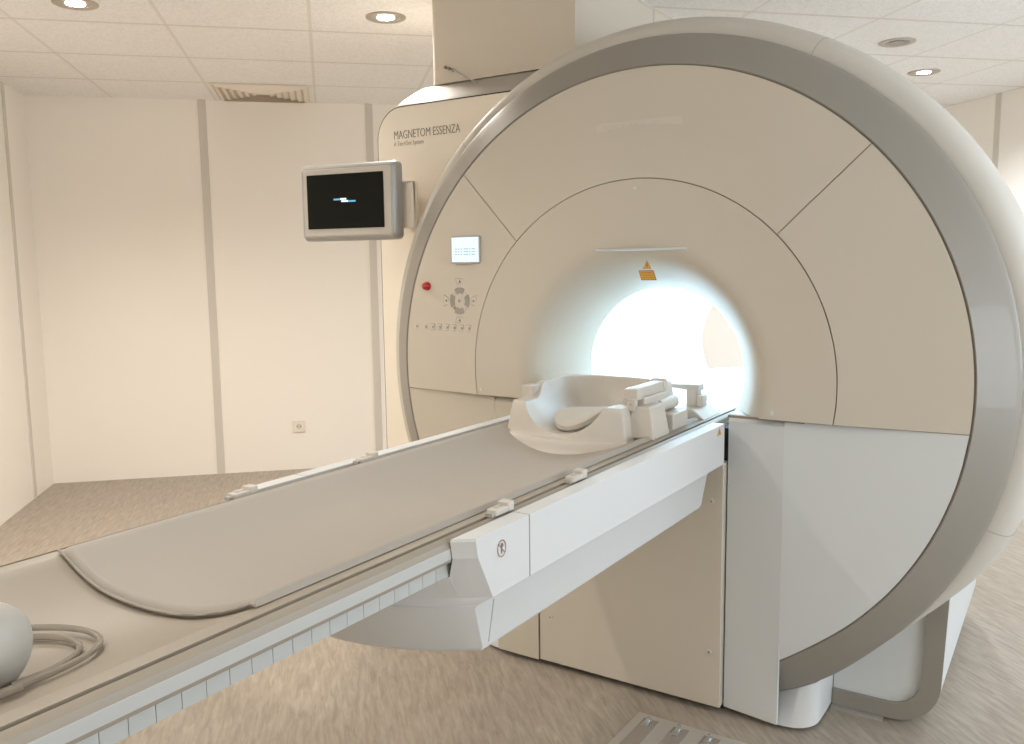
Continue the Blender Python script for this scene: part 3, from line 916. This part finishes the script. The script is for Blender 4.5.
def blockthing(label, pieces, loc, name='coil_plug', cat='connector'):
    t = thing(name, label, cat, loc, 'coil plugs beside the head coil')
    for nm, kind, dat in pieces:
        bm = B()
        if kind == 'box': box(bm, *dat)
        elif kind == 'hexa': hexa(bm, *dat)
        elif kind == 'prism': prism(bm, *dat)
        elif kind == 'tube': tube(bm, *dat)
        finish(nm, bm, 'coil', t, bevel=.004, bseg=3)
    return t
blockthing('white tapered coil plug with a square front, nearest the camera', [
    ('body', 'hexa', ([(.134, -.350, .884), (.207, -.350, .884), (.207, -.245, .884), (.134, -.245, .884)], [(.138, -.338, .967), (.190, -.338, .967), (.190, -.245, .967), (.138, -.245, .967)]))], (.165, -.29, .884))
blockthing('long white coil latch arm lying on the right side of the head coil', [
    ('arm', 'box', (.116, .148, -.318, -.125, .983, 1.012)),
    ('hinge', 'tube', ([(.108, -.14, 1.002), (.150, -.14, 1.002)], .016, 20)),
    ('mount', 'box', (.122, .158, -.30, -.15, .955, .985)),
    ('tip', 'hexa', ([(.112, -.335, .981), (.154, -.335, .981), (.154, -.30, .981), (.112, -.30, .981)], [(.112, -.335, 1.010), (.152, -.335, 1.014), (.152, -.30, 1.014), (.112, -.30, 1.012)]))], (.13, -.24, .965))
blockthing('low white coil plug with a round knob behind the tapered plug', [
    ('body', 'box', (.145, .200, -.205, -.100, .884, .930)),
    ('knob', 'tube', ([(.156, -.21, .950), (.156, -.10, .950)], .018, 20)),
    ('neck', 'box', (.132, .158, -.225, -.16, .884, .950))], (.17, -.15, .884))
blockthing('white wedge shaped coil plug with an upright post and arm at the bore mouth', [
    ('wedge', 'prism', ([(.060, .884), (.215, .884), (.178, .913), (.060, .913)], -.01, .125)),
    ('post', 'box', (.134, .168, .05, .09, .912, .962)),
    ('side_block', 'box', (.168, .186, .045, .09, .912, .948)),
    ('arm', 'hexa', ([(.052, .055, .966), (.172, .05, .956), (.172, .10, .956), (.052, .10, .966)], [(.052, .055, .974), (.172, .05, .978), (.172, .10, .978), (.052, .10, .974)]))], (.14, .07, .884))

# ------------------------------------------------------------------ headphone and tubing on the table end
hp = thing('headphone', 'white round headphone ear cup standing on the table at the left edge of the photo', 'headphones', (0, -1.86, .85))
cdir = Vector((.93, .30, .08)).normalized()
b = B()
hc = Vector((.030, -1.893, .887))
a_ = cdir.orthogonal().normalized(); bb_ = cdir.cross(a_)
pr = [(0.0001, .030), (.020, .029), (.038, .023), (.050, .011), (.054, -.002), (.052, -.014), (.045, -.022), (.0001, -.024)]
VV = [[b.verts.new(hc + cdir * h + (a_ * math.cos(2*PI*k/36) + bb_ * math.sin(2*PI*k/36)) * r_) for k in range(36)] for r_, h in pr]
for i in range(len(pr) - 1):
    for k in range(36): b.faces.new((VV[i][k], VV[i][(k+1) % 36], VV[i+1][(k+1) % 36], VV[i+1][k]))
finish('ear_cup', b, 'cup', hp, angle=60)
b = B(); pts = []
for k in range(13):
    a = math.radians(20 + 140 * k / 12)
    pts.append(hc - cdir * (.02 + .08 * (1 - math.cos(a))) + Vector((0, 0, .035 * math.sin(a) + .035)))
tube(b, pts, .006, 10); finish('headband', b, 'cup', hp)
tb = thing('clear_tube', 'loops of clear air tubing curled on the table below the headphone', 'tubing', (0, -1.83, .84))
b = B(); pts = []
NT = 110
for k in range(NT + 1):
    a = -.15 + 2 * PI * 2.0 * k / NT
    q = k / NT
    rx, ry = .074 + .042 * q, .098 + .052 * q
    x = -.012 + rx * math.cos(a); y = -1.875 + ry * math.sin(a)
    pts.append((x, y, trough(x) + .006 + .004 * q))
tube(b, pts, .0044, 10); finish('loop', b, 'tube', tb)

# ------------------------------------------------------------------ docking plate on the floor
fp = thing('floor_plate', 'flat steel docking plate with bolts on the floor in front of the scanner', 'floor plate', (.22, -.25, 0))
b = B(); box(b, .07, .42, -.40, -.130, .0005, .006); finish('plate', b, 'plate', fp, smooth=False)
for x in (.115, .208, .300):
    b = B(); box(b, x - .018, x + .030, -.40, -.152, .0058, .0066); finish('recess', b, 'slot', fp, smooth=False)
    b = B(); tube(b, [(x + .002, -.165, .006), (x + .002, -.165, .022)], .0055, 12)
    disc(b, (x + .002, -.165, .006), (0, 0, 1), .011, .005, 6)
    finish('bolt', b, 'bolt', fp, smooth=False)
    b = B(); box(b, x - .010, x + .010, -.20, -.172, .0062, .010); finish('washer', b, 'bolt', fp, bevel=.002)

# ------------------------------------------------------------------ world, camera
w = bpy.data.worlds.new('world'); sc.world = w; w.use_nodes = True
w.node_tree.nodes['Background'].inputs[0].default_value = (.9, .95, 1, 1)
w.node_tree.nodes['Background'].inputs[1].default_value = .3
yaw, tilt, roll, F = .578343991, .122563357, -.0123162272, 867.483309
cy, sy = math.cos(yaw), math.sin(yaw)
f = Vector((-sy * math.cos(tilt), cy * math.cos(tilt), -math.sin(tilt)))
r = Vector((cy, sy, 0)); u = r.cross(f)
r2 = math.cos(roll) * r + math.sin(roll) * u; u2 = -math.sin(roll) * r + math.cos(roll) * u
cam = bpy.data.cameras.new('camera'); co = bpy.data.objects.new('camera', cam); COL.objects.link(co)
cam.sensor_width = 36; cam.lens = F / 1024 * 36; cam.clip_start = .05
mt = Matrix((r2, u2, -f)).transposed().to_4x4(); mt.translation = Vector((1.10132271, -2.38286852, 1.33651214))
co.matrix_world = mt
sc.camera = co
sc.view_settings.view_transform = 'Standard'; sc.view_settings.look = 'None'
sc.view_settings.exposure = .38
sc.cycles.diffuse_bounces = 7; sc.view_settings.gamma = 1; sc.view_settings.use_curve_mapping = False
